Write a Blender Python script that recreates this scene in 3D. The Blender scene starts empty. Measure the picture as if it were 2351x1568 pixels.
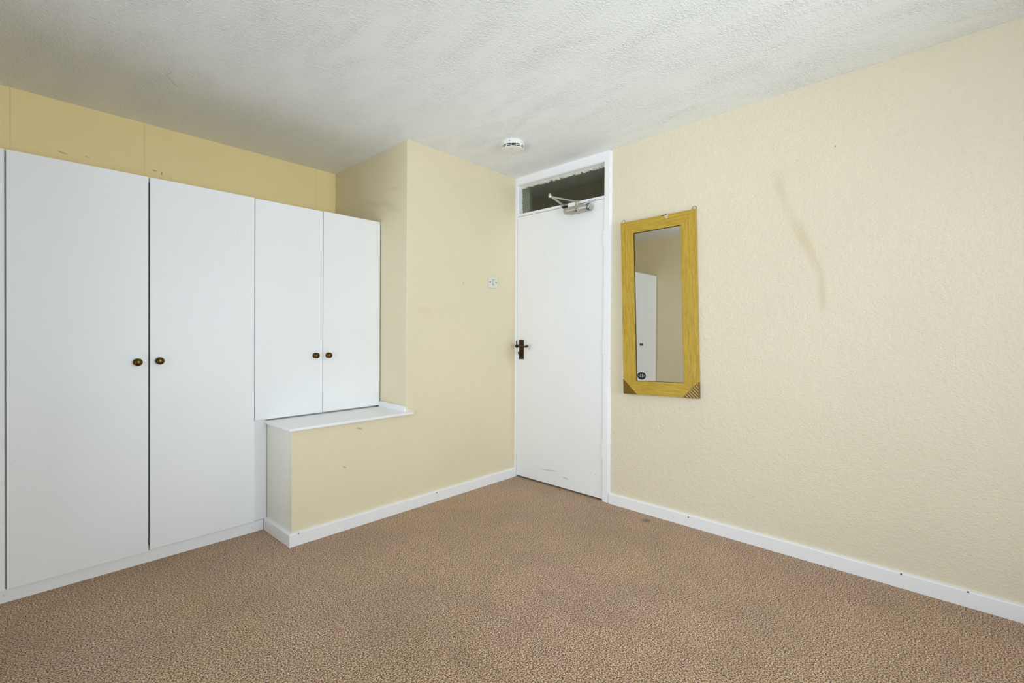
import bpy, bmesh, math, random
from mathutils import Vector, Matrix, Euler
random.seed(4)
S = bpy.context.scene
COL = S.collection
PI = math.pi

# ------------------------------------------------------------------ camera
F_PX, YAW, PITCH, ROLL = 1117.07, math.radians(42.938), math.radians(-0.417), math.radians(-0.335)
CY, CAM_H = 768.68, 1.1194
cam_d = bpy.data.cameras.new('camera')
cam = bpy.data.objects.new('camera', cam_d); COL.objects.link(cam)
cam_d.sensor_width = 36.0
cam_d.lens = 36.0 * F_PX / 2351
cam_d.shift_y = -(784 - CY) / 2351
cam_d.clip_start = 0.02
_f = Vector((math.cos(YAW), math.sin(YAW), 0)); _r = Vector((math.sin(YAW), -math.cos(YAW), 0)); _z = Vector((0, 0, 1))
_fw = _f * math.cos(PITCH) + _z * math.sin(PITCH)
_up = -_f * math.sin(PITCH) + _z * math.cos(PITCH)
_R = _r * math.cos(ROLL) - _up * math.sin(ROLL)
_U = _r * math.sin(ROLL) + _up * math.cos(ROLL)
cam.matrix_world = Matrix(((_R.x, _U.x, -_fw.x, 0), (_R.y, _U.y, -_fw.y, 0), (_R.z, _U.z, -_fw.z, CAM_H), (0, 0, 0, 1)))
S.camera = cam

# ------------------------------------------------------------------ world, daylight, exposure
w = bpy.data.worlds.new('world'); S.world = w; w.use_nodes = True
w.node_tree.nodes['Background'].inputs[0].default_value = (0.80, 0.90, 1.0, 1)
w.node_tree.nodes['Background'].inputs[1].default_value = 1.0
S.view_settings.view_transform = 'Standard'
S.view_settings.look = 'None'
S.view_settings.gamma = 1.0
S.view_settings.use_curve_mapping = False
S.view_settings.exposure = -0.15
S.cycles.use_denoising = True
S.cycles.max_bounces = 9
S.cycles.diffuse_bounces = 6
S.cycles.use_adaptive_sampling = True
S.cycles.adaptive_threshold = 0.02
S.cycles.glossy_bounces = 6
S.cycles.transmission_bounces = 8
S.cycles.caustics_reflective = False
S.cycles.sample_clamp_indirect = 6.0


P_LEFT, P_REAR, P_UPL, P_UPR = 54, 90, 30, 42
SKYC, FILLC = (0.79, 0.91, 1.0), (0.86, 0.93, 1.0)


def area_light(name, loc, rot, sx, sy, power, col):
    l = bpy.data.lights.new(name, 'AREA'); l.shape = 'RECTANGLE'; l.size = sx; l.size_y = sy
    l.energy = power; l.color = col
    o = bpy.data.objects.new(name, l); COL.objects.link(o); o.location = loc; o.rotation_euler = rot
    return o


WIN_Y0, WIN_Y1, WIN_Z0, WIN_Z1 = -0.35, 2.30, 0.20, 2.22     # window in the left wall (out of frame)
RW_Z0, RW_Z1 = 0.35, 2.20
REAR_X0, REAR_X1 = 0.25, 2.15                                # added opening in the rear wall for fill light, unseen
XD, YC = -0.44, -1.65
area_light('daylight_left', (XD - 0.16, (WIN_Y0 + WIN_Y1) / 2, (WIN_Z0 + WIN_Z1) / 2 + .05), (0, -PI / 2, 0), WIN_Z1 - WIN_Z0, WIN_Y1 - WIN_Y0, P_LEFT, SKYC)
area_light('fill_rear', ((REAR_X0 + REAR_X1) / 2, YC - 0.16, (RW_Z0 + RW_Z1) / 2 + .05), (PI / 2, 0, 0), REAR_X1 - REAR_X0, RW_Z1 - RW_Z0, P_REAR, SKYC)  # added fill lamp behind the camera, brightens the wardrobe fronts
# added up-tilted lamps outside both openings to lift the ceiling, as ground bounce
area_light('ceiling_fill_left', (XD - 0.62, (WIN_Y0 + WIN_Y1) / 2, .12), (0, -math.radians(148), 0), .9, WIN_Y1 - WIN_Y0, P_UPL, FILLC)
area_light('ceiling_fill_rear', ((REAR_X0 + REAR_X1) / 2, YC - 0.80, .35), (math.radians(120), 0, 0), REAR_X1 - REAR_X0, 1.0, P_UPR, FILLC)

# ------------------------------------------------------------------ materials


class NT:
    def __init__(s, name):
        s.m = bpy.data.materials.new(name); s.m.use_nodes = True
        s.t = s.m.node_tree; s.b = s.t.nodes['Principled BSDF']; s._obj = None

    def n(s, typ, **kw):
        nd = s.t.nodes.new(typ)
        for k, v in kw.items():
            if k.startswith('_'):
                setattr(nd, k[1:], v)
        return nd

    def lk(s, a, b): s.t.links.new(a, b)

    def obj(s):
        if s._obj is None:
            s._obj = s.t.nodes.new('ShaderNodeTexCoord').outputs['Object']
        return s._obj

    def mapped(s, loc=(0, 0, 0), rot=(0, 0, 0), scale=(1, 1, 1), typ='POINT'):
        m = s.n('ShaderNodeMapping'); m.vector_type = typ
        m.inputs['Location'].default_value = loc; m.inputs['Rotation'].default_value = rot; m.inputs['Scale'].default_value = scale
        s.lk(s.obj(), m.inputs[0]); return m.outputs[0]

    def noise(s, scale, detail=4, rough=.55, vec=None, dist=0):
        q = s.n('ShaderNodeTexNoise'); q.inputs['Scale'].default_value = scale
        q.inputs['Detail'].default_value = detail; q.inputs['Roughness'].default_value = rough
        q.inputs['Distortion'].default_value = dist
        s.lk(vec if vec is not None else s.obj(), q.inputs['Vector']); return q.outputs['Fac']

    def ramp(s, fac, stops):
        r = s.n('ShaderNodeValToRGB'); e = r.color_ramp.elements
        while len(e) < len(stops): e.new(.5)
        for i, (p, c) in enumerate(stops):
            e[i].position = p
            e[i].color = (c, c, c, 1) if isinstance(c, (int, float)) else (*c, 1)
        s.lk(fac, r.inputs[0]); return r.outputs[0]

    def math(s, op, a, b=None, clamp=False):
        m = s.n('ShaderNodeMath'); m.operation = op; m.use_clamp = clamp
        for i, x in enumerate((a, b)):
            if x is None: continue
            if isinstance(x, (int, float)): m.inputs[i].default_value = x
            else: s.lk(x, m.inputs[i])
        return m.outputs[0]

    def mix(s, fac, a, b, mode='MIX'):
        m = s.n('ShaderNodeMix'); m.data_type = 'RGBA'; m.blend_type = mode
        if isinstance(fac, (int, float)): m.inputs[0].default_value = fac
        else: s.lk(fac, m.inputs[0])
        for i, x in ((6, a), (7, b)):
            if isinstance(x, tuple): m.inputs[i].default_value = (*x, 1)
            else: s.lk(x, m.inputs[i])
        return m.outputs[2]

    def bump(s, h, strength=.3, dist=.002):
        b = s.n('ShaderNodeBump'); b.inputs['Strength'].default_value = strength; b.inputs['Distance'].default_value = dist
        s.lk(h, b.inputs['Height']); s.lk(b.outputs[0], s.b.inputs['Normal']); return b

    def setc(s, c):
        if isinstance(c, tuple): s.b.inputs['Base Color'].default_value = (*c, 1)
        else: s.lk(c, s.b.inputs['Base Color'])

    def p(s, rough=None, metal=None, spec=None):
        if rough is not None: s.b.inputs['Roughness'].default_value = rough
        if metal is not None: s.b.inputs['Metallic'].default_value = metal
        if spec is not None: s.b.inputs['Specular IOR Level'].default_value = spec


def lin(h):
    c = [int(h[i:i + 2], 16) / 255 for i in (0, 2, 4)]
    return tuple(x / 12.92 if x <= .04045 else ((x + .055) / 1.055) ** 2.4 for x in c)


def blob(t, cx, cy, cz, sx, sy, sz, rot=(0, 0, 0)):
    """soft ellipsoidal spot mask in world coordinates"""
    v = t.mapped((cx, cy, cz), rot, (sx, sy, sz), 'TEXTURE')
    l = t.n('ShaderNodeVectorMath'); l.operation = 'LENGTH'; t.lk(v, l.inputs[0])
    mr = t.n('ShaderNodeMapRange'); mr.interpolation_type = 'SMOOTHERSTEP'
    mr.inputs['From Min'].default_value = 1.0; mr.inputs['From Max'].default_value = 0.0
    t.lk(l.outputs['Value'], mr.inputs['Value']); return mr.outputs[0]


def wall_material(name, base, blobs=(), stain=lin('CCB07C'), bump=.5):
    t = NT(name)
    big = t.noise(1.1, 3)
    c = t.mix(t.ramp(big, [(.3, 0.), (.7, 1.)]), tuple(x * .97 for x in base), tuple(min(1, x * 1.02) for x in base))
    fine = t.noise(9, 5)
    c = t.mix(t.math('MULTIPLY', t.ramp(fine, [(.55, 0.), (.85, 1.)]), .10), c, tuple(x * .8 for x in base))
    for (pos, size, rot, amt, col) in blobs:
        m = blob(t, *pos, *size, rot)
        nz = t.ramp(t.noise(9, 3), [(.25, .75), (.75, 1.)])
        c = t.mix(t.math('MULTIPLY', t.math('MULTIPLY', m, nz), amt), c, col or stain)
    t.setc(c); t.p(.62, spec=.3)
    v = t.mapped(scale=(1, 1, 1.5))
    h1 = t.noise(100, 3, .6, vec=v)
    h2 = t.noise(42, 3, .55)
    h = t.math('ADD', t.math('MULTIPLY', h1, .8), t.math('MULTIPLY', h2, .8))
    t.bump(h, bump, .005)
    return t.m


CREAM = lin('E4D8B9')
BOUNCE_OCHRE = lin('F8E2AA')  # cream pushed yellower and lighter, interreflected light put into the base colour
dirt = lin('6A5A38')
M_wallB = wall_material('cream_textured_wall_right', lin('E5DAC1'), bump=.85, blobs=[
    ((2.75, .700, 1.87), (.2, .042, .15), (math.radians(-10), 0, 0), .26, None),
    ((2.75, .665, 1.76), (.2, .040, .16), (math.radians(-12), 0, 0), .18, None),
    ((2.75, .600, 1.61), (.2, .050, .17), (math.radians(-24), 0, 0), .36, None),
    ((2.75, .545, 1.48), (.2, .042, .17), (math.radians(-18), 0, 0), .28, None),
    ((2.75, .508, 1.32), (.2, .034, .16), (math.radians(-3), 0, 0), .34, None),
    ((2.75, .46, 2.01), (.1, .006, .006), (0, 0, 0), .8, dirt),
    ((2.75, .62, 1.98), (.1, .012, .006), (0, 0, 0), .6, stain if False else None),
])
M_wallA = wall_material('cream_textured_wall_front', CREAM, [
    ((1.45, 2.545, .555), (.035, .1, .008), (0, .3, 0), .6, dirt),
    ((1.36, 2.545, .35), (.02, .1, .006), (0, .6, 0), .6, dirt),
    ((2.24, 2.545, 1.45), (.012, .1, .006), (0, .5, 0), .6, dirt),
    ((1.775, 2.75, 1.93), (.1, .20, .045), (math.radians(22), 0, 0), .12, dirt),
    ((1.775, 2.68, 2.03), (.1, .12, .02), (math.radians(10), 0, 0), .12, dirt),
    ((1.775, 2.95, 1.98), (.1, .16, .03), (math.radians(15), 0, 0), .12, dirt),
    ((1.9, 2.545, 1.25), (.11, .1, .04), (0, 0, 0), .2, None),
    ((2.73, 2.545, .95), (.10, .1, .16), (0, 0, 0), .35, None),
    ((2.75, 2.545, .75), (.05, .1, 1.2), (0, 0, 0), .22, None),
])
M_wallK = wall_material('cream_wall_bounce_tint', BOUNCE_OCHRE, [
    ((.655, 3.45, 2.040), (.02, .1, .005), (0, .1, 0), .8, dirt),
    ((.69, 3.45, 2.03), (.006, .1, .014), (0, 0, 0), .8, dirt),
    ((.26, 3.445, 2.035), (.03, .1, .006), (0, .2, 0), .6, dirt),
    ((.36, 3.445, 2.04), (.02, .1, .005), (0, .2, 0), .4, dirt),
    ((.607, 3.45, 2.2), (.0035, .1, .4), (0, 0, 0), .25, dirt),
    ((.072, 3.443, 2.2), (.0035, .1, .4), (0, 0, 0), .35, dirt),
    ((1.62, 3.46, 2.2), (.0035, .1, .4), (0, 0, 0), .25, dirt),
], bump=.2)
M_wall = wall_material('cream_wall', CREAM)
M_return = wall_material('greyish_lining_paper', lin('EBE9E0'), [((1.065, 2.56, .3), (.05, .04, .4), (0, 0, 0), .4, lin('E4D8B9'))])


def ceiling_material():
    t = NT('white_artex_ceiling')
    base = lin('F4F5F5')
    c = t.mix(t.ramp(t.noise(.9, 3), [(.35, 0.), (.7, 1.)]), base, tuple(x * .965 for x in base))
    crack = blob(t, .60, 2.80, 2.33, .004, .09, .5, (0, 0, math.radians(-38)))
    c = t.mix(t.math('MULTIPLY', crack, .55), c, lin('8E8672'))
    crack = blob(t, .575, 2.73, 2.33, .003, .05, .5, (0, 0, math.radians(10)))
    c = t.mix(t.math('MULTIPLY', crack, .5), c, lin('8E8672'))
    t.setc(c); t.p(.6, spec=.3)
    sw = t.mapped(rot=(0, 0, math.radians(-20)), scale=(3.0, 1, 1))
    patch = t.ramp(t.noise(2.6, 3, .6, vec=sw, dist=.7), [(.36, .22), (.66, 1.)])
    n1 = t.noise(95, 3, .6)
    ridg = t.ramp(n1, [(.42, 0.), (.66, 1.)])
    strk = t.noise(14, 4, .6, vec=t.mapped(rot=(0, 0, math.radians(25)), scale=(1, 4, 1)), dist=.8)
    strk = t.ramp(strk, [(.56, 0.), (.72, 1.)])
    h = t.math('ADD', t.math('MULTIPLY', ridg, patch), t.math('MULTIPLY', strk, .25))
    t.bump(h, .9, .0031)
    return t.m


M_ceil = ceiling_material()


def carpet_material():
    t = NT('mottled_brown_twist_carpet')
    v = t.n('ShaderNodeTexVoronoi'); v.inputs['Scale'].default_value = 150; t.lk(t.mapped(), v.inputs['Vector'])
    n1 = t.noise(185, 2, .6)
    n2 = t.noise(350, 2, .6)
    n = t.math('ADD', t.math('MULTIPLY', n1, .7), t.math('MULTIPLY', n2, .3))
    c = t.ramp(n, [(.38, lin('2C1A10')), (.45, lin('7A5A44')), (.50, lin('C2A084')), (.555, lin('ECD2B8')), (.635, lin('FFF8EC'))])
    hue = t.ramp(v.outputs['Color'], [(.2, (1, .90, .86)), (.8, (.98, 1, .86))])
    c = t.mix(.6, c, hue, 'MULTIPLY')
    tint = t.ramp(t.noise(1.3, 3, .6), [(.4, (.95, .885, .72)), (.6, (.97, .885, .83))])
    c = t.mix(1.0, c, tint, 'MULTIPLY')
    wear = t.ramp(t.noise(2.3, 5, .65), [(.36, 1.), (.62, 0.)])
    c = t.mix(t.math('MULTIPLY', wear, .22), c, lin('6E4F3C'))
    st = blob(t, 2.655, 1.375, 0, .05, .05, .3)
    c = t.mix(t.math('MULTIPLY', st, .6), c, lin('3A2A10'))
    for (x, y, a, b) in ((1.37, 1.40, .10, .07), (1.10, 1.22, .07, .12), (1.62, 1.30, .12, .06), (1.25, 1.75, .05, .12)):
        c = t.mix(t.math('MULTIPLY', blob(t, x, y, 0, a, b, .3, (0, 0, x * 3)), .15), c, lin('553C2C'))
    for (x, y) in ((.86, 2.32), (2.0, 1.46), (1.85, 2.1), (2.35, 2.4)):
        c = t.mix(t.math('MULTIPLY', blob(t, x, y, 0, .008, .008, .3), .9), c, lin('2A1C10'))
    t.setc(c); t.p(.95, spec=.1)
    t.b.inputs['Sheen Weight'].default_value = .25
    t.b.inputs['Sheen Roughness'].default_value = .5
    t.bump(n, .85, .010)
    return t.m


M_carpet = carpet_material()


def paint(name, col, rough=.4, marks=.0, bump=.05, spec=.45, markcol=lin('8A8676'), spots=()):
    t = NT(name)
    c = t.mix(t.ramp(t.noise(1.7, 4), [(.35, 0.), (.7, 1.)]), col, tuple(x * .97 for x in col))
    if marks:
        m = t.ramp(t.noise(38, 2, .5), [(.735, 0.), (.76, 1.)])
        c = t.mix(t.math('MULTIPLY', m, marks), c, markcol)
    for pos, size, rot, amt in spots:
        c = t.mix(t.math('MULTIPLY', blob(t, *pos, *size, rot), amt), c, markcol)
    t.setc(c); t.p(rough, spec=spec)
    if bump: t.bump(t.noise(60, 3), bump, .002)
    return t.m


M_gloss = paint('white_gloss_paint', lin('F3F3F4'), .38, .16, .12)
M_door = paint('white_gloss_door', lin('F0F0F1'), .36, .16, .12, spots=[((2.20, 0, .112), (.14, .1, .006), (0, .1, 0), .5), ((2.05, 0, .085), (.05, .1, .010), (0, -.1, 0), .4), ((1.80, 0, .16), (.01, .1, .005), (0, 0, 0), .7), ((2.40, 0, .99), (.03, .1, .03), (0, 0, 0), .25)])
M_laminate = paint('white_laminate', lin('F2F3F4'), .42, .12, .02)
M_carcass = paint('white_carcass_board', lin('DDDDD8'), .5)
M_plastic = paint('white_plastic', lin('EAE9E4'), .35, 0, 0)
M_oldplastic = paint('aged_switch_plastic', lin('DCDAD0'), .35, 0, 0)


def simple(name, col, rough=.5, metal=0., spec=.5, nz=0.):
    t = NT(name); 
    if nz:
        t.setc(t.mix(t.ramp(t.noise(90, 4), [(.35, 0.), (.65, 1.)]), col, tuple(x * (1 - nz) for x in col)))
    else: t.setc(col)
    t.p(rough, metal, spec); return t.m


M_dark = simple('dark_recess', (.01, .01, .009), .8)
M_brass = simple('antique_brass', lin('6B5328'), .30, .9, nz=.5)
M_bronze = simple('dark_aged_bronze', lin('4A371B'), .42, .75, nz=.5)
M_bronze2 = simple('worn_copper_bronze', lin('5E4430'), .38, .8, nz=.4)
M_alu = simple('silver_painted_metal', lin('B9B4A8'), .38, .55, nz=.06)
M_chrome = simple('bright_metal', lin('D8D6CC'), .2, .9)
M_label = simple('white_sticker', lin('EFEFEA'), .4)
M_black = simple('black_print', (.006, .006, .006), .35)
M_screw = simple('tarnished_screw', lin('4A4030'), .4, .6)
M_putty = simple('old_flaking_putty', lin('E2DFC8'), .7, nz=.45)
M_chip = simple('torn_veneer', lin('D9BDA8'), .8, nz=.2)
M_hall = simple('hall_wall_paint', lin('8C8055'), .8)
M_hallfloor = simple('hall_floor', lin('4A3A28'), .9)
M_joint = simple('aged_board', lin('B9B7AA'), .7)


def wood_gold():
    t = NT('mustard_wood_grain')
    a = t.noise(5, 5, .6, vec=t.mapped(scale=(22, 22, 1.4)))
    b = t.noise(60, 3, .5, vec=t.mapped(scale=(4, 4, .6)))
    c = t.ramp(t.math('ADD', t.math('MULTIPLY', a, .65), t.math('MULTIPLY', b, .35)), [(.36, lin('A4812A')), (.5, lin('B8962F')), (.64, lin('C6A63A'))])
    t.setc(c); t.p(.45, spec=.4); t.bump(a, .15, .001); return t.m


M_gold = wood_gold()
M_goldrail = None


def wood_gold_h():
    t = NT('mustard_wood_grain_rail')
    a = t.noise(5, 5, .6, vec=t.mapped(scale=(1.4, 22, 22)))
    b = t.noise(60, 3, .5, vec=t.mapped(scale=(.6, 4, 4)))
    c = t.ramp(t.math('ADD', t.math('MULTIPLY', a, .65), t.math('MULTIPLY', b, .35)), [(.36, lin('A4812A')), (.5, lin('B8962F')), (.64, lin('C6A63A'))])
    t.setc(c); t.p(.45, spec=.4); t.bump(a, .15, .001); return t.m


M_goldrail = wood_gold_h()
M_corner = simple('brown_carved_corner', lin('7C5C18'), .4, .2, nz=.2)
M_rib = simple('worn_gilt_rib', lin('DCC690'), .35, .4, nz=.2)
M_mirror = simple('mirror_silver', (.94, .94, .91), .015, 1.0)


def reeded():
    t = NT('reeded_glass')
    t.setc((.72, .80, .70)); t.p(.06, spec=.5)
    t.b.inputs['Transmission Weight'].default_value = 1.0
    t.b.inputs['IOR'].default_value = 1.5
    wv = t.n('ShaderNodeTexWave'); wv.bands_direction = 'Z'; wv.inputs['Scale'].default_value = 60
    wv.inputs['Distortion'].default_value = .3
    t.lk(t.obj(), wv.inputs['Vector'])
    t.bump(wv.outputs['Fac'], .35, .0015)
    return t.m


M_reeded = reeded()


def pane_glass():
    t = NT('clear_window_glass')
    tr = t.n('ShaderNodeBsdfTransparent'); gl = t.n('ShaderNodeBsdfGlossy'); gl.inputs['Roughness'].default_value = .01
    fr = t.n('ShaderNodeFresnel'); mx = t.n('ShaderNodeMixShader')
    t.lk(fr.outputs[0], mx.inputs[0]); t.lk(tr.outputs[0], mx.inputs[1]); t.lk(gl.outputs[0], mx.inputs[2])
    out = [n for n in t.t.nodes if n.type == 'OUTPUT_MATERIAL'][0]
    t.lk(mx.outputs[0], out.inputs[0]); return t.m


M_pane = pane_glass()

# ------------------------------------------------------------------ mesh helpers


def new_bm(): return bmesh.new()


def box(bm, x0, x1, y0, y1, z0, z1, bev=0, seg=2):
    vs = [bm.verts.new(p) for p in ((x0, y0, z0), (x1, y0, z0), (x1, y1, z0), (x0, y1, z0), (x0, y0, z1), (x1, y0, z1), (x1, y1, z1), (x0, y1, z1))]
    fs = [bm.faces.new([vs[i] for i in f]) for f in ((0, 3, 2, 1), (4, 5, 6, 7), (0, 1, 5, 4), (1, 2, 6, 5), (2, 3, 7, 6), (3, 0, 4, 7))]
    if bev:
        es = list({e for f in fs for e in f.edges})
        bmesh.ops.bevel(bm, geom=es, offset=bev, segments=seg, affect='EDGES', profile=.6)
    return bm


def prism(bm, poly, z0, z1, bev_idx=(), bev=0.0):
    """vertical prism over a footprint; bev_idx = corners whose vertical edge is rounded"""
    lo = [bm.verts.new((x, y, z0)) for x, y in poly]; hi = [bm.verts.new((x, y, z1)) for x, y in poly]
    n = len(poly); bm.faces.new(lo[::-1]); bm.faces.new(hi)
    for i in range(n):
        bm.faces.new((lo[i], lo[(i + 1) % n], hi[(i + 1) % n], hi[i]))
    es = [bm.edges.get((lo[i], hi[i])) for i in bev_idx]
    if es: bmesh.ops.bevel(bm, geom=es, offset=bev, segments=4, affect='EDGES', profile=.5)
    return bm


def sweep(bm, prof, a, b, axis='x'):
    """extrude a closed (p,q) profile from a to b; axis x: profile = (y,z); y: (x,z); z: (x,y)"""
    def P(p, q, t): return {'x': (t, p, q), 'y': (p, t, q), 'z': (p, q, t)}[axis]
    A = [bm.verts.new(P(p, q, a)) for p, q in prof]; B = [bm.verts.new(P(p, q, b)) for p, q in prof]
    n = len(prof); bm.faces.new(A); bm.faces.new(B[::-1])
    for i in range(n): bm.faces.new((A[i], B[i], B[(i + 1) % n], A[(i + 1) % n]))
    return bm


def lathe(bm, prof, seg=32, M=None):
    """prof [(r, h)] turned about local z; M places it"""
    M = M or Matrix()
    rings = []
    for r, h in prof:
        if r < 1e-6: rings.append([bm.verts.new(M @ Vector((0, 0, h)))])
        else: rings.append([bm.verts.new(M @ Vector((r * math.cos(2 * PI * k / seg), r * math.sin(2 * PI * k / seg), h))) for k in range(seg)])
    for A, B in zip(rings, rings[1:]):
        for k in range(seg):
            j = (k + 1) % seg
            if len(A) == 1 and len(B) == 1: continue
            if len(A) == 1: bm.faces.new((A[0], B[j], B[k]))
            elif len(B) == 1: bm.faces.new((A[k], A[j], B[0]))
            else: bm.faces.new((A[k], A[j], B[j], B[k]))
    for R in (rings[0], rings[-1]):
        if len(R) > 1: bm.faces.new(R)
    return bm


def tube(bm, pts, r, seg=12, closed=False):
    pts = [Vector(p) for p in pts]; n = len(pts); rr = r if isinstance(r, (list, tuple)) else [r] * n
    rings = []; ref = None
    for i, p in enumerate(pts):
        if closed: d = (pts[(i + 1) % n] - pts[i - 1]).normalized()
        else: d = (pts[min(i + 1, n - 1)] - pts[max(i - 1, 0)]).normalized()
        if ref is None:
            ref = Vector((0, 0, 1)) if abs(d.z) < .9 else Vector((1, 0, 0))
        u = d.cross(ref).normalized(); v = d.cross(u).normalized(); ref = -v if False else ref
        rings.append([bm.verts.new(p + (u * math.cos(2 * PI * k / seg) + v * math.sin(2 * PI * k / seg)) * rr[i]) for k in range(seg)])
    m = n if closed else n - 1
    for i in range(m):
        A, B = rings[i], rings[(i + 1) % n]
        for k in range(seg):
            j = (k + 1) % seg; bm.faces.new((A[k], A[j], B[j], B[k]))
    if not closed: bm.faces.new(rings[0][::-1]); bm.faces.new(rings[-1])
    return bm


def obj(name, bm, mat, parent=None, smooth=False, M=None):
    bmesh.ops.recalc_face_normals(bm, faces=bm.faces)
    me = bpy.data.meshes.new(name); bm.to_mesh(me); bm.free()
    me.materials.append(mat)
    if smooth:
        for p in me.polygons: p.use_smooth = True
        try: me.set_sharp_from_angle(angle=math.radians(35))
        except Exception: pass
    o = bpy.data.objects.new(name, me); COL.objects.link(o)
    if parent: o.parent = parent
    if M is not None: o.matrix_local = M
    return o


def thing(name, M, label=None, cat=None, group=None, kind=None):
    o = bpy.data.objects.new(name, None); COL.objects.link(o)
    o.matrix_world = M; o.empty_display_size = .05
    tag(o, label, cat, group, kind); return o


def tag(o, label=None, cat=None, group=None, kind=None):
    if label: o['label'] = label
    if cat: o['category'] = cat
    if group: o['group'] = group
    if kind: o['kind'] = kind
    return o


def struct(name, bm, mat, smooth=False, M=None):
    return tag(obj(name, bm, mat, None, smooth, M), kind='structure')


# ------------------------------------------------------------------ frames of reference
XB, EB = 2.7422, 0.0132            # right wall: x = XB + EB*y
YA = 2.5447                        # front wall (boxing beside the door)
YW, EW = 2.8349, 0.0144            # wardrobe fronts: y = YW + EW*x
YK, EK = 3.4415, 0.0149            # back wall above the wardrobes
L = math.hypot(1, EB)
MB = Matrix(((EB / L, -1 / L, 0, XB), (1 / L, EB / L, 0, 0), (0, 0, 1, 0), (0, 0, 0, 1)))     # local: u along right wall, n into the room, z
L2 = math.hypot(1, EW)
MW = Matrix(((1 / L2, -EW / L2, 0, 0), (EW / L2, 1 / L2, 0, YW), (0, 0, 1, 0), (0, 0, 0, 1)))  # local: x along fronts, +y into the cupboards


def sub(M, x, y, z): return M @ Matrix.Translation((x, y, z))


def xb(y): return XB + EB * y
def ceil_z(x, y):
    z = 2.3 - .0075 * (x - XB) - .0191 * (y - YA)
    z -= .014 * math.exp(-(((y - 1.72) / .55) ** 2) - ((x - 2.75) / .5) ** 2)      # slight sag by the door head
    z -= .006 * math.exp(-(((y - 2.5) / .35) ** 2) - ((x - 2.75) / .35) ** 2)
    return z


# ------------------------------------------------------------------ room shell
TOP = 2.47
bm = new_bm(); box(bm, -.75, 4.1, -1.85, 3.75, -.12, 0); struct('floor', bm, M_carpet)

bm = new_bm()
NX, NY = 90, 100; X0, X1, Y0, Y1 = -.7, 2.95, -1.8, 3.65
g = [[bm.verts.new((X0 + (X1 - X0) * i / NX, Y0 + (Y1 - Y0) * j / NY, ceil_z(X0 + (X1 - X0) * i / NX, Y0 + (Y1 - Y0) * j / NY))) for j in range(NY + 1)] for i in range(NX + 1)]
for i in range(NX):
    for j in range(NY): bm.faces.new((g[i][j], g[i][j + 1], g[i + 1][j + 1], g[i + 1][j]))
t4 = [bm.verts.new(p) for p in ((X0, Y0, 2.6), (X1, Y0, 2.6), (X1, Y1, 2.6), (X0, Y1, 2.6))]
bm.faces.new(t4)
bm.faces.new([g[i][0] for i in range(NX + 1)] + [t4[1], t4[0]])
bm.faces.new([g[i][NY] for i in range(NX, -1, -1)] + [t4[3], t4[2]])
bm.faces.new([g[0][j] for j in range(NY, -1, -1)] + [t4[0], t4[3]])
bm.faces.new([g[NX][j] for j in range(NY + 1)] + [t4[2], t4[1]])
struct('ceiling', bm, M_ceil, smooth=True)

DU0, DU1 = 1.690, 2.552          # door frame outer edges along the right wall
bm = new_bm()
prism(bm, [(xb(-1.85), -1.85), (xb(-1.85) + .14, -1.85), (xb(DU0) + .14, DU0), (xb(DU0), DU0)], -.02, TOP)
struct('wall_right', bm, M_wallB)

bm = new_bm()
prism(bm, [(1.771, YA), (xb(YA) + .14, YA), (xb(YA) + .14, 3.75), (1.772, 3.75), (1.772, 3.46), (1.784, 2.862)], .594, TOP, (0,), .006)
prism(bm, [(1.0656, YA), (xb(YA) + .14, YA), (xb(YA) + .14, 3.75), (1.784, 3.75), (1.784, 2.91), (1.0656, 2.91)], -.02, .594, (0,), .006)
wf = struct('wall_front', bm, M_wallA, smooth=True)
wf.data.materials.append(M_return)
for p_ in wf.data.polygons:
    if p_.normal.x < -.9 and p_.center.x < 1.2: p_.material_index = 1
bm = new_bm()
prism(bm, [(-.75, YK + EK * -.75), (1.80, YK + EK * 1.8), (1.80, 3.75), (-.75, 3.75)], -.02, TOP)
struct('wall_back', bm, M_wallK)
bm = new_bm()
for (a, b, z0, z1) in ((-1.85, WIN_Y0, -.02, TOP), (WIN_Y1, 3.75, -.02, TOP), (WIN_Y0, WIN_Y1, -.02, WIN_Z0), (WIN_Y0, WIN_Y1, WIN_Z1, TOP)):
    box(bm, XD - .14, XD, a, b, z0, z1)
struct('wall_left', bm, M_wall)
bm = new_bm()
for (a, b, z0, z1) in ((-.77, REAR_X0, -.02, TOP), (REAR_X1, 3.0, -.02, TOP), (REAR_X0, REAR_X1, -.02, RW_Z0), (REAR_X0, REAR_X1, RW_Z1, TOP)):
    box(bm, a, b, YC - .14, YC, z0, z1)
struct('wall_rear', bm, M_wall)


# out of frame: left window for the daylight, rear one added for fill
def window(name, M, wd, z0, z1):
    """local x along the wall, local y out of the room"""
    t = thing(name, M, kind='structure')
    f = new_bm(); th = .05
    for (a, b, c, d) in ((0, wd, z0, z0 + th), (0, wd, z1 - th, z1), (0, th, z0 + th, z1 - th), (wd - th, wd, z0 + th, z1 - th), (wd / 2 - th / 2, wd / 2 + th / 2, z0 + th, z1 - th)):
        box(f, a, b, .08, .14, c, d, .004, 1)
    obj('window_frame', f, M_gloss, t)
    for a, b in ((th, wd / 2 - th / 2), (wd / 2 + th / 2, wd - th)):
        f = new_bm(); box(f, a, b, .108, .112, z0 + th, z1 - th); obj('pane', f, M_pane, t)
    f = new_bm(); box(f, 0, wd, -.06, .08, z0 - .025, z0, .006); obj('window_sill', f, M_gloss, t)
    return t


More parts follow.
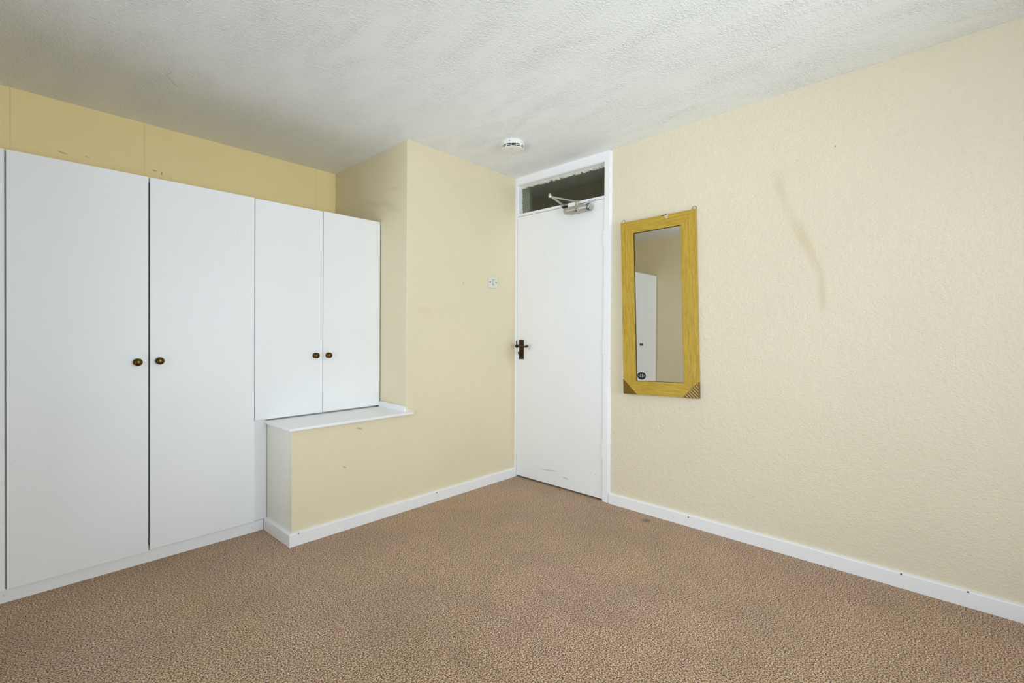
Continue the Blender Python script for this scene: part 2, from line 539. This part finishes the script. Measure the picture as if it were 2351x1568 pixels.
window('window_2', Matrix(((0, -1, 0, XD), (1, 0, 0, WIN_Y0), (0, 0, 1, 0), (0, 0, 0, 1))), WIN_Y1 - WIN_Y0, WIN_Z0, WIN_Z1)
window('fill_window_rear', Matrix(((-1, 0, 0, REAR_X1), (0, -1, 0, YC), (0, 0, 1, 0), (0, 0, 0, 1))), REAR_X1 - REAR_X0, RW_Z0, RW_Z1)  # unseen, added to go with the rear fill lamp

# hallway behind the door (seen dimly through the transom)
bm = new_bm(); box(bm, 3.75, 3.85, 1.0, 3.6, -.02, 2.5); struct('wall_hall_far', bm, M_hall)
bm = new_bm(); box(bm, 2.90, 3.85, .90, 1.0, -.02, 2.5); struct('wall_hall_right', bm, M_hall)
bm = new_bm(); box(bm, 2.93, 3.85, 3.5, 3.6, -.02, 2.5); struct('wall_hall_left', bm, M_hall)
bm = new_bm(); box(bm, 2.90, 3.85, .90, 3.6, 2.44, 2.5); struct('ceiling_hall', bm, M_hall)
l = bpy.data.lights.new('hall_fill', 'POINT'); l.energy = 3.2; l.color = (1, .93, .75); l.shadow_soft_size = .12  # added unseen lamp, keeps the hall behind the transom from going black
lo = bpy.data.objects.new('hall_fill', l); COL.objects.link(lo); lo.location = (3.35, 1.55, 2.15)

# ------------------------------------------------------------------ door, frame, transom
FN = .012
dfr = thing('trim_1', MB, kind='structure')
bm = new_bm(); box(bm, 1.700, 1.7415, -.14, FN, 0, 2.245, .0025)
obj('door_jamb', bm, M_gloss, dfr)
bm = new_bm(); box(bm, 1.6885, 1.7005, -.14, FN - .005, 0, 2.300, .003)
obj('architrave', bm, M_gloss, dfr)
bm = new_bm(); box(bm, 2.5275, 2.5445, -.14, FN, 0, 2.245, .0025)
obj('door_jamb', bm, M_gloss, dfr)
bm = new_bm(); box(bm, 1.700, 2.5445, -.14, FN, 2.2425, 2.36, .0025)
obj('frame_head', bm, M_gloss, dfr)
bm = new_bm(); box(bm, 1.7415, 2.5275, -.14, FN - .003, 1.998, 2.0165, .002)
tr_ = obj('transom_rail', bm, M_gloss, dfr)
for u_ in (1.815, 1.865, 2.325):
    bm = new_bm(); box(bm, u_ - .006, u_ + .006, FN - .004, FN - .0024, 2.0005, 2.0035); obj('nail_mark', bm, M_screw, tr_)
bm = new_bm()
box(bm, 1.7415, 1.7535, -.14, -.045, 0, 1.998); box(bm, 2.5155, 2.5275, -.14, -.045, 0, 1.998); box(bm, 1.7535, 2.5155, -.14, -.045, 1.986, 1.998)
obj('door_stop', bm, M_gloss, dfr)

tw = thing('window_1', MB, kind='structure')
bm = new_bm(); box(bm, 1.738, 2.531, -.045, -.039, 2.012, 2.246); obj('glass_pane', bm, M_reeded, tw)
bm = new_bm()
sweep(bm, [(-.039, 2.2425), (.006, 2.2425), (.006, 2.2385), (-.039, 2.226)], 1.7415, 2.5275, 'x'); obj('glazing_bead', bm, M_gloss, tw)
bm = new_bm()
box(bm, 2.5175, 2.5275, -.039, -.002, 2.0165, 2.232); obj('glazing_bead', bm, M_gloss, tw)
# flaking putty: a ragged strip along the top and left edge of the pane
bm = new_bm(); u = 1.743
while u < 2.514:
    du = random.uniform(.006, .018)
    h = random.uniform(.001, .010)
    if random.random() < .88:
        box(bm, u, u + du, -.0395, -.0395 + random.uniform(.006, .014), 2.2235 - h, 2.232)
    u += du
z = 2.018
while z < 2.228:
    dz = random.uniform(.004, .012)
    if random.random() < .8:
        box(bm, 2.5175 - random.uniform(.003, .010), 2.519, -.0395, -.0395 + random.uniform(.003, .008), z, z + dz)
    z += dz
obj('flaking_putty', bm, M_putty, tw)

dr = thing('door_1', MB, kind='structure')
bm = new_bm(); box(bm, 1.7445, 2.5245, -.034, .004, .013, 1.9955, .0015); obj('door_leaf', bm, M_door, dr)
for zc in (1.731, 1.022, .334):
    bm = new_bm()
    for k in range(5):
        a = zc - .05 + k * .0202
        lathe(bm, [(.0058, a), (.0058, a + .0186)], 14, Matrix.Translation((1.7455, .0065, 0)))
    box(bm, 1.7465, 1.765, .0035, .0055, zc - .05, zc + .05)
    obj('hinge', bm, M_gloss, dr, True)
HU = 2.476
hd = new_bm(); box(hd, 2.4535, 2.4985, .003, .010, .907, 1.056, .003); hp = obj('handle_plate', hd, M_bronze, dr)
bm = new_bm()
RX = Matrix.Translation((HU, .008, 1.008)) @ Matrix.Rotation(-PI / 2, 4, 'X')
lathe(bm, [(.015, 0), (.015, .004), (.010, .009), (.009, .040), (.0125, .044), (.0145, .052), (.011, .060), (0, .062)], 20, RX)
obj('handle_spindle', bm, M_bronze, hp, True)
bm = new_bm()
P = [(HU + .004, .055, 1.008), (HU - .018, .056, 1.012), (HU - .045, .055, 1.009), (HU - .070, .054, 1.004), (HU - .088, .054, 1.006), (HU - .100, .053, 1.010), (HU - .107, .050, 1.011)]
tube(bm, P, [.009, .0070, .0058, .0052, .008, .0105, .004], 12)
obj('lever', bm, M_bronze2, hp, True)
bm = new_bm(); lathe(bm, [(.012, 0), (.012, .003), (.007, .006), (.006, .014), (.011, .018), (.011, .024), (0, .027)], 18, Matrix.Translation((HU + .003, .008, .955)) @ Matrix.Rotation(-PI / 2, 4, 'X'))
obj('lock_turn', bm, M_bronze, hp, True)
for zz in (.915, 1.048):
    bm = new_bm(); lathe(bm, [(.0035, 0), (.003, .002), (0, .0025)], 10, Matrix.Translation((HU, .0095, zz)) @ Matrix.Rotation(-PI / 2, 4, 'X'))
    obj('screw', bm, M_bronze2, hp, True)
bm = new_bm(); box(bm, 2.5252, 2.5272, -.02, .0135, .998, 1.045); obj('strike_plate', bm, M_bronze, dfr)

# ------------------------------------------------------------------ door closer
dc = thing('door_closer', sub(MB, 1.93, 0, 1.953), 'silver overhead door closer with folded arms at the top of the white door', 'door closer')
BN = .044
bm = new_bm()
RY = Matrix.Translation((-.104, BN, 0)) @ Matrix.Rotation(PI / 2, 4, 'Y')
lathe(bm, [(.0, 0), (.0205, 0), (.0225, .003), (.0225, .178), (.0235, .180), (.0235, .196), (.0225, .207), (.0200, .212), (0, .212)][::-1], 28, RY)
box(bm, -.085, .085, .0035, BN - .005, -.020, .020, .003)
obj('body', bm, M_alu, dc, True)
bm = new_bm()
for a in (-.0995, -.0885):
    lathe(bm, [(.0243, 0), (.0243, .0042)], 28, Matrix.Translation((a, BN, 0)) @ Matrix.Rotation(PI / 2, 4, 'Y'))
obj('end_cap_ring', bm, M_dark, dc, True)
bm = new_bm()
lathe(bm, [(.0165, 0), (.0155, .022), (.0105, .0345)], 20, Matrix.Translation((-.005, BN, -.002)) @ Matrix.Rotation(math.radians(-120), 4, 'X') @ Matrix.Rotation(PI, 4, 'Y') @ Matrix.Rotation(PI, 4, 'Y'))
vb = obj('valve_boss', bm, M_alu, dc, True)
bm = new_bm()
lathe(bm, [(.0088, .0340), (.0088, .0352)], 20, Matrix.Translation((-.005, BN, -.002)) @ Matrix.Rotation(math.radians(-120), 4, 'X'))
obj('valve_hole', bm, M_dark, vb, True)
bm = new_bm(); lathe(bm, [(.0038, .0350), (.0038, .0366)], 14, Matrix.Translation((-.005, BN, -.002)) @ Matrix.Rotation(math.radians(-120), 4, 'X'))
obj('valve_screw', bm, M_chrome, vb, True)
bm = new_bm(); lathe(bm, [(.014, .018), (.012, .028), (.007, .030), (.007, .048), (.009, .050), (.009, .055), (0, .056)], 18, Matrix.Translation((.005, BN, 0)))
obj('pinion', bm, M_chrome, dc, True)


def flat_arm(a, b, w0, w1, z0, th):
    bm = new_bm(); a = Vector(a); b = Vector(b); d = (b - a).normalized(); s = Vector((-d.y, d.x, 0))
    pts = []
    for c, w_, sg in ((a, w0, -1), (b, w1, 1)):
        for k in range(9):
            ang = -PI / 2 + PI * k / 8
            pts.append(c + d * math.cos(ang) * w_ * sg + s * math.sin(ang) * w_ * sg)
    lo = [bm.verts.new((p.x, p.y, z0)) for p in pts]; hi = [bm.verts.new((p.x, p.y, z0 + th)) for p in pts]
    n = len(pts); bm.faces.new(lo[::-1]); bm.faces.new(hi)
    for i in range(n): bm.faces.new((lo[i], lo[(i + 1) % n], hi[(i + 1) % n], hi[i]))
    return bm


ELB = (.058, .272, 0); SHOE = (.140, .030, 0)
obj('arm', flat_arm((.005, BN, 0), ELB, .010, .008, .0455, .005), M_alu, dc)
obj('arm', flat_arm(SHOE, ELB, .0075, .009, .0515, .005), M_alu, dc)
bm = new_bm(); lathe(bm, [(.0095, .043), (.0105, .046), (.0105, .060), (.008, .065), (0, .066)], 16, Matrix.Translation(ELB)); obj('elbow_joint', bm, M_chrome, dc, True)
bm = new_bm(); box(bm, .110, .170, .0095, .013, .040, .062, .001); box(bm, .128, .152, .012, .042, .050, .054, .001)
lathe(bm, [(.006, .046), (.006, .060)], 14, Matrix.Translation(SHOE))
obj('arm_shoe', bm, M_alu, dc)
bm = new_bm(); box(bm, .024, .084, .040, .045, .024, .050, .001); obj('bracket_plate', bm, M_label, dc)
bm = new_bm(); box(bm, .084, .135, .020, .044, .026, .040, .002); obj('link_block', bm, M_dark, dc)

# ------------------------------------------------------------------ skirting boards
SK = [(0, 0), (.0155, 0), (.0155, .061), (.0125, .0655), (0, .068)]      # (depth from wall, z)


def skirt(name, M, a, b, h=1.0, bez=True):
    """local x runs along, local -y towards the room"""
    bm = new_bm(); prof = [(-d, zz * h) for d, zz in SK]
    sweep(bm, prof, a, b, 'x')
    return struct(name, bm, M_gloss, M=M)


skr = new_bm(); sweep(skr, [(d, zz * 1.02) for d, zz in SK], -1.63, 1.6885, 'x'); struct('baseboard_right', skr, M_gloss, M=MB)
# front skirting turns the corner of the low wall as one mitred run
bm = new_bm()
path = [((1.0656, 2.868), (-1, 0)), ((1.0656, YA), (-1, -1)), ((xb(YA) - .010, YA), (0, -1))]
rings = []
for (px, py), (nx, ny) in path:
    rings.append([bm.verts.new((px + nx * (d * 1.12), py + ny * (d * 1.12), zz)) for d, zz in SK])
for A, B in zip(rings, rings[1:]):
    for i in range(5): bm.faces.new((A[i], B[i], B[(i + 1) % 5], A[(i + 1) % 5]))
bm.faces.new(rings[0]); bm.faces.new(rings[-1][::-1])
fs = struct('baseboard_front', bm, M_gloss)
for (x, y, zz, s_) in ((2.000, YA - .0176, .058, .004), (1.094, YA - .0176, .062, .004)):
    bm = new_bm(); lathe(bm, [(s_, 0), (s_, .001)], 8, Matrix.Translation((x, y, zz)) @ Matrix.Rotation(PI / 2, 4, 'X')); obj('nail_hole', bm, M_screw, fs)
br = bpy.data.objects['baseboard_right']
for u_, zz in ((1.155, .055), (.195, .063), (-.02, .064)):
    bm = new_bm(); lathe(bm, [(.0035, 0), (.0035, .0012)], 8, Matrix.Translation((u_, .0153, zz)) @ Matrix.Rotation(-PI / 2, 4, 'X')); obj('nail_hole', bm, M_screw, br)
# rear / left skirting, out of frame
bm = new_bm(); sweep(bm, [(XD + d, zz) for d, zz in SK], -1.65, 2.84, 'y'); struct('baseboard_left', bm, M_gloss)
bm = new_bm(); sweep(bm, [(YC + d, zz) for d, zz in SK], -.53, 2.70, 'x'); struct('baseboard_rear', bm, M_gloss)

# ------------------------------------------------------------------ sill on the low wall
bm = new_bm()
poly = [(1.0475, YA - .021), (1.8135, YA - .021), (1.8135, YA - .0005), (1.7705, YA - .0005), (1.7830, 2.869), (1.0475, 2.869)]
lo = [bm.verts.new((x, y, .5945)) for x, y in poly]; hi = [bm.verts.new((x, y, .6115)) for x, y in poly]
bm.faces.new(lo[::-1]); bm.faces.new(hi)
for i in range(6): bm.faces.new((lo[i], lo[(i + 1) % 6], hi[(i + 1) % 6], hi[i]))
es = [bm.edges.get((hi[0], hi[1])), bm.edges.get((hi[5], hi[0])), bm.edges.get((lo[0], lo[1])), bm.edges.get((lo[5], lo[0])), bm.edges.get((lo[0], hi[0])), bm.edges.get((hi[1], lo[1]))]
bmesh.ops.bevel(bm, geom=es, offset=.005, segments=3, affect='EDGES', profile=.5)
ledge = obj('ledge', bm, M_gloss, None, True)
tag(ledge, 'white painted ledge with rounded nosing capping the low wall under the two short cupboard doors', 'ledge')
bm = new_bm()
prism(bm, [(1.7712, YA + .004), (1.7838, 2.862), (1.7715, 2.862), (1.7590, YA + .004)], .6117, .648)
bmesh.ops.bevel(bm, geom=[e for e in bm.edges if all(v.co.z > .64 for v in e.verts)], offset=.003, segments=2, affect='EDGES')
struct('trim_2', bm, M_gloss)

# ------------------------------------------------------------------ wardrobes
WT = 1.8415


def knob(parent, x, z):
    bm = new_bm()
    lathe(bm, [(.0165, 0), (.0165, .002), (.012, .004), (.0075, .006), (.0065, .012), (.011, .016), (.0165, .019), (.0172, .0225), (.014, .027), (.0075, .0295), (0, .0302)], 28,
          Matrix.Translation((x, 0, z)) @ Matrix.Rotation(PI / 2, 4, 'X'))
    return obj('knob', bm, M_brass, parent, True)


def door(parent, x0, x1, z0, z1, kx=None, kz=.966, dz=0):
    bm = new_bm(); box(bm, x0, x1, 0, .0175, z0, z1, .0012, 1)
    d = obj('door', bm, M_laminate, parent)
    if kx is not None: knob(d, kx, kz)
    return d


def carcass(parent, x0, x1, z0, z1, depth, backoff=.0195):
    bm = new_bm(); t_ = .018
    box(bm, x0, x0 + t_, backoff, depth, z0, z1); box(bm, x1 - t_, x1, backoff, depth, z0, z1)
    box(bm, x0 + t_, x1 - t_, backoff, depth, z1 - t_, z1); box(bm, x0 + t_, x1 - t_, backoff, depth, z0, z0 + t_)
    box(bm, x0 + t_, x1 - t_, depth - .006, depth, z0 + t_, z1 - t_)
    return obj('carcass', bm, M_carcass, parent)


DEP = .585
wl = thing('fitted_wardrobe', sub(MW, 0, 0, 0), 'tall white wardrobe with two full-height doors, directly left of the short cupboard', 'wardrobe')
carcass(wl, .040, .991, .061, WT - .001, DEP)
door(wl, .0470, .5165, .0580, 1.8420, .4735, .9645)
door(wl, .5225, .9905, .0640, 1.8420, .5590, .9670)
# neighbour, mostly outside the frame, seen in the mirror
w2 = thing('fitted_wardrobe', sub(MW, 0, 0, 0), 'white single-door wardrobe at the left edge of the photo, partly seen in the mirror', 'wardrobe')
carcass(w2, XD + .016, .0385, .061, WT - .001, DEP)
door(w2, -.4285, .0415, .0540, 1.8425, -.004, .966)
# short cupboard over the sill
cb = thing('cupboard', sub(MW, 0, 0, 0), 'short white two-door cupboard above the painted ledge, beside the cream wall', 'cupboard')
carcass(cb, .992, 1.776, .640, WT - .001, DEP)
door(cb, .9945, 1.3805, .6200, 1.8395, 1.3340, .9670)
door(cb, 1.3845, 1.7785, .6215, 1.8415, 1.4145, .9665)
bm = new_bm(); box(bm, .992, 1.064, .0195, .034, .0600, .6165, .001, 1); obj('filler_panel', bm, M_laminate, cb)
bm = new_bm(); box(bm, 1.064, 1.776, .036, .052, .594, .640, .001, 1); obj('bottom_rail', bm, M_carcass, cb)
bm = new_bm(); box(bm, XD + .008, 1.0475, .018, .034, 0, .0585, .0015, 1); pl = struct('baseboard_wardrobe', bm, M_gloss, M=MW)
for x_ in (.0415, .985):
    bm = new_bm(); lathe(bm, [(.0055, 0), (.005, .002), (.003, .003), (0, .0032)], 16, Matrix.Translation((x_, .018, .034)) @ Matrix.Rotation(PI / 2, 4, 'X'))
    obj('screw_cap', bm, M_plastic, pl, True)

# ------------------------------------------------------------------ wall switch
SWX, SWZ = 2.5205, 1.4775
sw = thing('light_switch', Matrix.Translation((SWX, YA, SWZ)), 'square white wall switch on the cream wall left of the door', 'switch')
bm = new_bm(); box(bm, -.0445, .0445, -.0095, -.0005, -.0425, .0425, .003, 3); obj('plate', bm, M_oldplastic, sw)
bm = new_bm(); box(bm, -.0085, .0085, -.0100, -.0090, -.019, .019); rs = obj('rocker_surround', bm, M_dark, sw)
bm = new_bm()
sweep(bm, [(-.0095, -.0165), (-.0150, -.0165), (-.0110, .0165), (-.0095, .0165)], -.0072, .0072, 'x'); obj('rocker', bm, M_oldplastic, sw)
for s_ in (-1, 1):
    bm = new_bm(); lathe(bm, [(.0042, 0), (.0042, .0008), (.003, .0018), (0, .002)], 14, Matrix.Translation((s_ * .0305, -.0092, 0)) @ Matrix.Rotation(PI / 2, 4, 'X'))
    obj('screw', bm, M_screw, sw, True)

# ------------------------------------------------------------------ smoke alarm
AX, AY = 2.2543, 2.0994
az = ceil_z(AX, AY)
sm = thing('smoke_alarm', Matrix.Translation((AX, AY, az)), 'round white smoke alarm with dark vent slots on the ceiling', 'smoke alarm')
H_ = az - 2.2600
R0 = .0735
bm = new_bm(); lathe(bm, [(R0 - .001, .004), (R0, 0), (R0, -.022), (R0 - .0008, -.0265), (.06, -.0265)], 56); obj('base', bm, M_plastic, sm, True)
bm = new_bm(); lathe(bm, [(.0685, -.026), (.0685, -.0435)], 48); obj('sensor_core', bm, M_dark, sm, True)
bm = new_bm(); lathe(bm, [(.0640, -.0332), (R0 - .001, -.0332), (R0 - .001, -.0362), (.0640, -.0362)], 56)
for k in range(14):
    a = 2 * PI * (k + .35) / 14
    wdt = .0045 if k % 7 == 3 else .0013
    Mk = Matrix.Rotation(a, 4, 'Z')
    b2 = new_bm(); box(b2, .0645, R0 - .0005, -wdt, wdt, -.0445, -.0255); b2.transform(Mk)
    me_ = bpy.data.meshes.new('t'); b2.to_mesh(me_); b2.free(); bm.from_mesh(me_); bpy.data.meshes.remove(me_)
obj('vent_grille', bm, M_plastic, sm, True)
bm = new_bm(); lathe(bm, [(.055, -.0425), (R0 - .001, -.0425), (R0 - .0022, -.0465), (R0 - .0065, -H_ + .0008), (R0 - .012, -H_), (0, -H_)], 56); cv = obj('cover', bm, M_plastic, sm, True)
cdir = math.atan2(-AY, -AX)
bm = new_bm(); lathe(bm, [(.0024, 0), (.0024, .0012)], 12, Matrix.Rotation(cdir - .28, 4, 'Z') @ Matrix.Translation((R0 - .0006, 0, -.0125)) @ Matrix.Rotation(PI / 2, 4, 'Y')); obj('indicator_hole', bm, M_dark, sm)
for off, ln in ((-.022, .018), (-.012, .015)):
    bm = new_bm(); box(bm, .026, .026 + ln, -.0008 + off * 0, .0008, -.0003, .0003)
    bm.transform(Matrix.Rotation(cdir, 4, 'Z') @ Matrix.Translation((0, off, -H_)) @ Matrix.Rotation(.25, 4, 'Z')); obj('slit', bm, M_screw, cv)
bm = new_bm(); box(bm, -.010, .006, -.003, .003, -.0016, .0005, .0006, 1); bm.transform(Matrix.Rotation(cdir, 4, 'Z') @ Matrix.Translation((-.060, .0, -H_ + .001)) @ Matrix.Rotation(PI / 2, 4, 'Z')); obj('release_clip', bm, M_joint, cv)

# ------------------------------------------------------------------ wall mirror
MU, MZ, TILT, YAWM = 1.3504, 1.2759, math.radians(-1.68), math.radians(1.55)
hw, hh, T = .4745 / 2, 1.0765 / 2, .020
# local x = along wall (photo left), local y = out of the wall, local z = up
Mm = MB @ Matrix.Translation((MU, .0105, MZ)) @ Matrix.Rotation(YAWM, 4, 'Z') @ Matrix.Rotation(-TILT, 4, 'Y')
mr = thing('wall_mirror', Mm, 'tall rectangular mirror in a mustard wood frame hanging slightly crooked beside the door', 'mirror')
si, st_, sb = .0868, .0760, .0830     # stile, top rail, bottom rail widths
ix0, ix1, iz0, iz1 = -hw + si, hw - si, -hh + sb, hh - st_


def frame_piece(name, outer, inner, mat):
    """mitred board: outer = 2 pts, inner = 2 pts (x,z)"""
    bm = new_bm()
    q = [outer[0], outer[1], inner[1], inner[0]]
    A = [bm.verts.new((x, 0, z)) for x, z in q]; B = [bm.verts.new((x, T - (.0015 if i > 1 else 0), z)) for i, (x, z) in enumerate(q)]
    bm.faces.new(A); bm.faces.new(B[::-1])
    for i in range(4): bm.faces.new((A[i], B[i], B[(i + 1) % 4], A[(i + 1) % 4]))
    bmesh.ops.bevel(bm, geom=[bm.edges.get((B[0], B[1])), bm.edges.get((B[2], B[3]))], offset=.0015, segments=2, affect='EDGES')
    return obj(name, bm, mat, mr)


fs_l = frame_piece('frame_stile', ((hw, -hh), (hw, hh)), ((ix1, iz0), (ix1, iz1)), M_gold)
fs_r = frame_piece('frame_stile', ((-hw, hh), (-hw, -hh)), ((ix0, iz1), (ix0, iz0)), M_gold)
ft = frame_piece('frame_rail', ((hw, hh), (-hw, hh)), ((ix1, iz1), (ix0, iz1)), M_goldrail)
fb = frame_piece('frame_rail', ((-hw, -hh), (hw, -hh)), ((ix0, iz0), (ix1, iz0)), M_goldrail)
bm = new_bm()
for a, b, c, d in ((ix0 - .001, ix1 + .001, iz1 - .003, iz1 + .001), (ix0 - .001, ix1 + .001, iz0 - .001, iz0 + .002), (ix1 - .0025, ix1 + .001, iz0, iz1), (ix0 - .001, ix0 + .0015, iz0, iz1)):
    box(bm, a, b, .010, .0145, c, d)
obj('inner_slip', bm, M_bronze, mr)
bm = new_bm(); box(bm, ix0 - .004, ix1 + .004, .006, .0105, iz0 - .004, iz1 + .004); gl = obj('mirror_glass', bm, M_mirror, mr)
# carved corner pieces with ribs
for s_ in (1, -1):
    leg = .093; X_ = s_ * hw; Zb = -hh
    bm = new_bm()
    tri = [(X_ + s_ * .0005, Zb - .0005), (X_ - s_ * leg, Zb - .0005), (X_ + s_ * .0005, Zb + leg)]
    A = [bm.verts.new((x, -.0005, z)) for x, z in tri]; B = [bm.verts.new((x, T + .0012, z)) for x, z in tri]
    bm.faces.new(A); bm.faces.new(B[::-1])
    for i in range(3): bm.faces.new((A[i], B[i], B[(i + 1) % 3], A[(i + 1) % 3]))
    cn = obj('corner_piece', bm, M_corner, mr)
    d = Vector((s_, 0, -1)).normalized(); e = Vector((s_, 0, 1)).normalized()     # ribs run along d (towards the corner side)
    for k in range(9):
        f_ = (k + .6) / 9.4
        p0 = Vector((X_ - s_ * leg * (1 - f_), 0, Zb + leg * f_))               # point on the hypotenuse
        # distance to the outer edges along d
        tmax = min((X_ - p0.x) * s_ / abs(d.x), (p0.z - Zb) / abs(d.z))
        if tmax < .006: continue
        a = p0 + d * .0035; b = p0 + d * (tmax - .0025)
        bm = new_bm()
        tube(bm, [(a.x, T + .0012, a.z), (b.x, T + .0012, b.z)], .0021, 8)
        obj('rib', bm, M_rib if s_ < 0 else M_corner, cn, True)
# torn chip in the top edge
bm = new_bm()
cx_ = 1.287 - MU; zt = hh
q = [(cx_ + .020, zt + .0004), (cx_ - .012, zt + .0004), (cx_ - .013, zt - .010), (cx_ - .007, zt - .026), (cx_ + .001, zt - .020), (cx_ + .008, zt - .008)]
A = [bm.verts.new((x, T - .001, z)) for x, z in q]; B = [bm.verts.new((x, T + .0008, z)) for x, z in q]
bm.faces.new(A); bm.faces.new(B[::-1])
for i in range(len(q)): bm.faces.new((A[i], B[i], B[(i + 1) % len(q)], A[(i + 1) % len(q)]))
obj('torn_chip', bm, M_chip, ft)
bm = new_bm(); box(bm, cx_ - .006, cx_ + .030, .004, T + .0012, zt - .004, zt + .0008, .0008, 1); obj('dark_gouge', bm, M_screw, ft)
# hanging rings
for sx in (hw - .012, -hw + .010):
    bm = new_bm()
    tube(bm, [(sx + .0115 * math.cos(a), .004, hh + .008 + .0125 * math.sin(a)) for a in [2 * PI * k / 24 for k in range(24)]], .0014, 8, True)
    rg = obj('hanging_ring', bm, M_screw, mr, True)
# oval sticker with upside-down lettering
SX, SZ = 1.4468 - MU - .012, .8490 - MZ
SX = hw - si - .0335; SZ = -hh + sb + .0325


def disc(bm, rx, rz, y0, y1, cx, cz, seg=40):
    A = [bm.verts.new((cx + rx * math.cos(2 * PI * k / seg), y0, cz + rz * math.sin(2 * PI * k / seg))) for k in range(seg)]
    B = [bm.verts.new((v.co.x, y1, v.co.z)) for v in A]
    bm.faces.new(A); bm.faces.new(B[::-1])
    for k in range(seg): bm.faces.new((A[k], B[k], B[(k + 1) % seg], A[(k + 1) % seg]))


bm = new_bm(); disc(bm, .0302, .0252, .0105, .0108, SX, SZ); stk = obj('sticker', bm, M_label, gl)
bm = new_bm(); disc(bm, .0290, .0240, .0108, .0111, SX, SZ); obj('sticker_print', bm, M_black, mr)
bm = new_bm()
# letters on the sticker, upside down: ".11." with a flag, stem and foot each
for dx in (.0056, -.0064):
    box(bm, SX + dx - .0012, SX + dx + .0012, .0111, .0113, SZ - .0065, SZ + .0065)
    box(bm, SX + dx - .0036, SX + dx + .0036, .0111, .0113, SZ + .0060, SZ + .0082)
    box(bm, SX + dx + .0005, SX + dx + .0034, .0111, .0113, SZ - .0072, SZ - .0050)
for dx, a in ((.0170, .0034), (-.0165, .0016)):
    box(bm, SX + dx - a, SX + dx + a, .0111, .0113, SZ - .0028, SZ - .0014)
    box(bm, SX + dx - a, SX + dx + a, .0111, .0113, SZ + .0008, SZ + .0022)
obj('sticker_lettering', bm, M_label, mr)
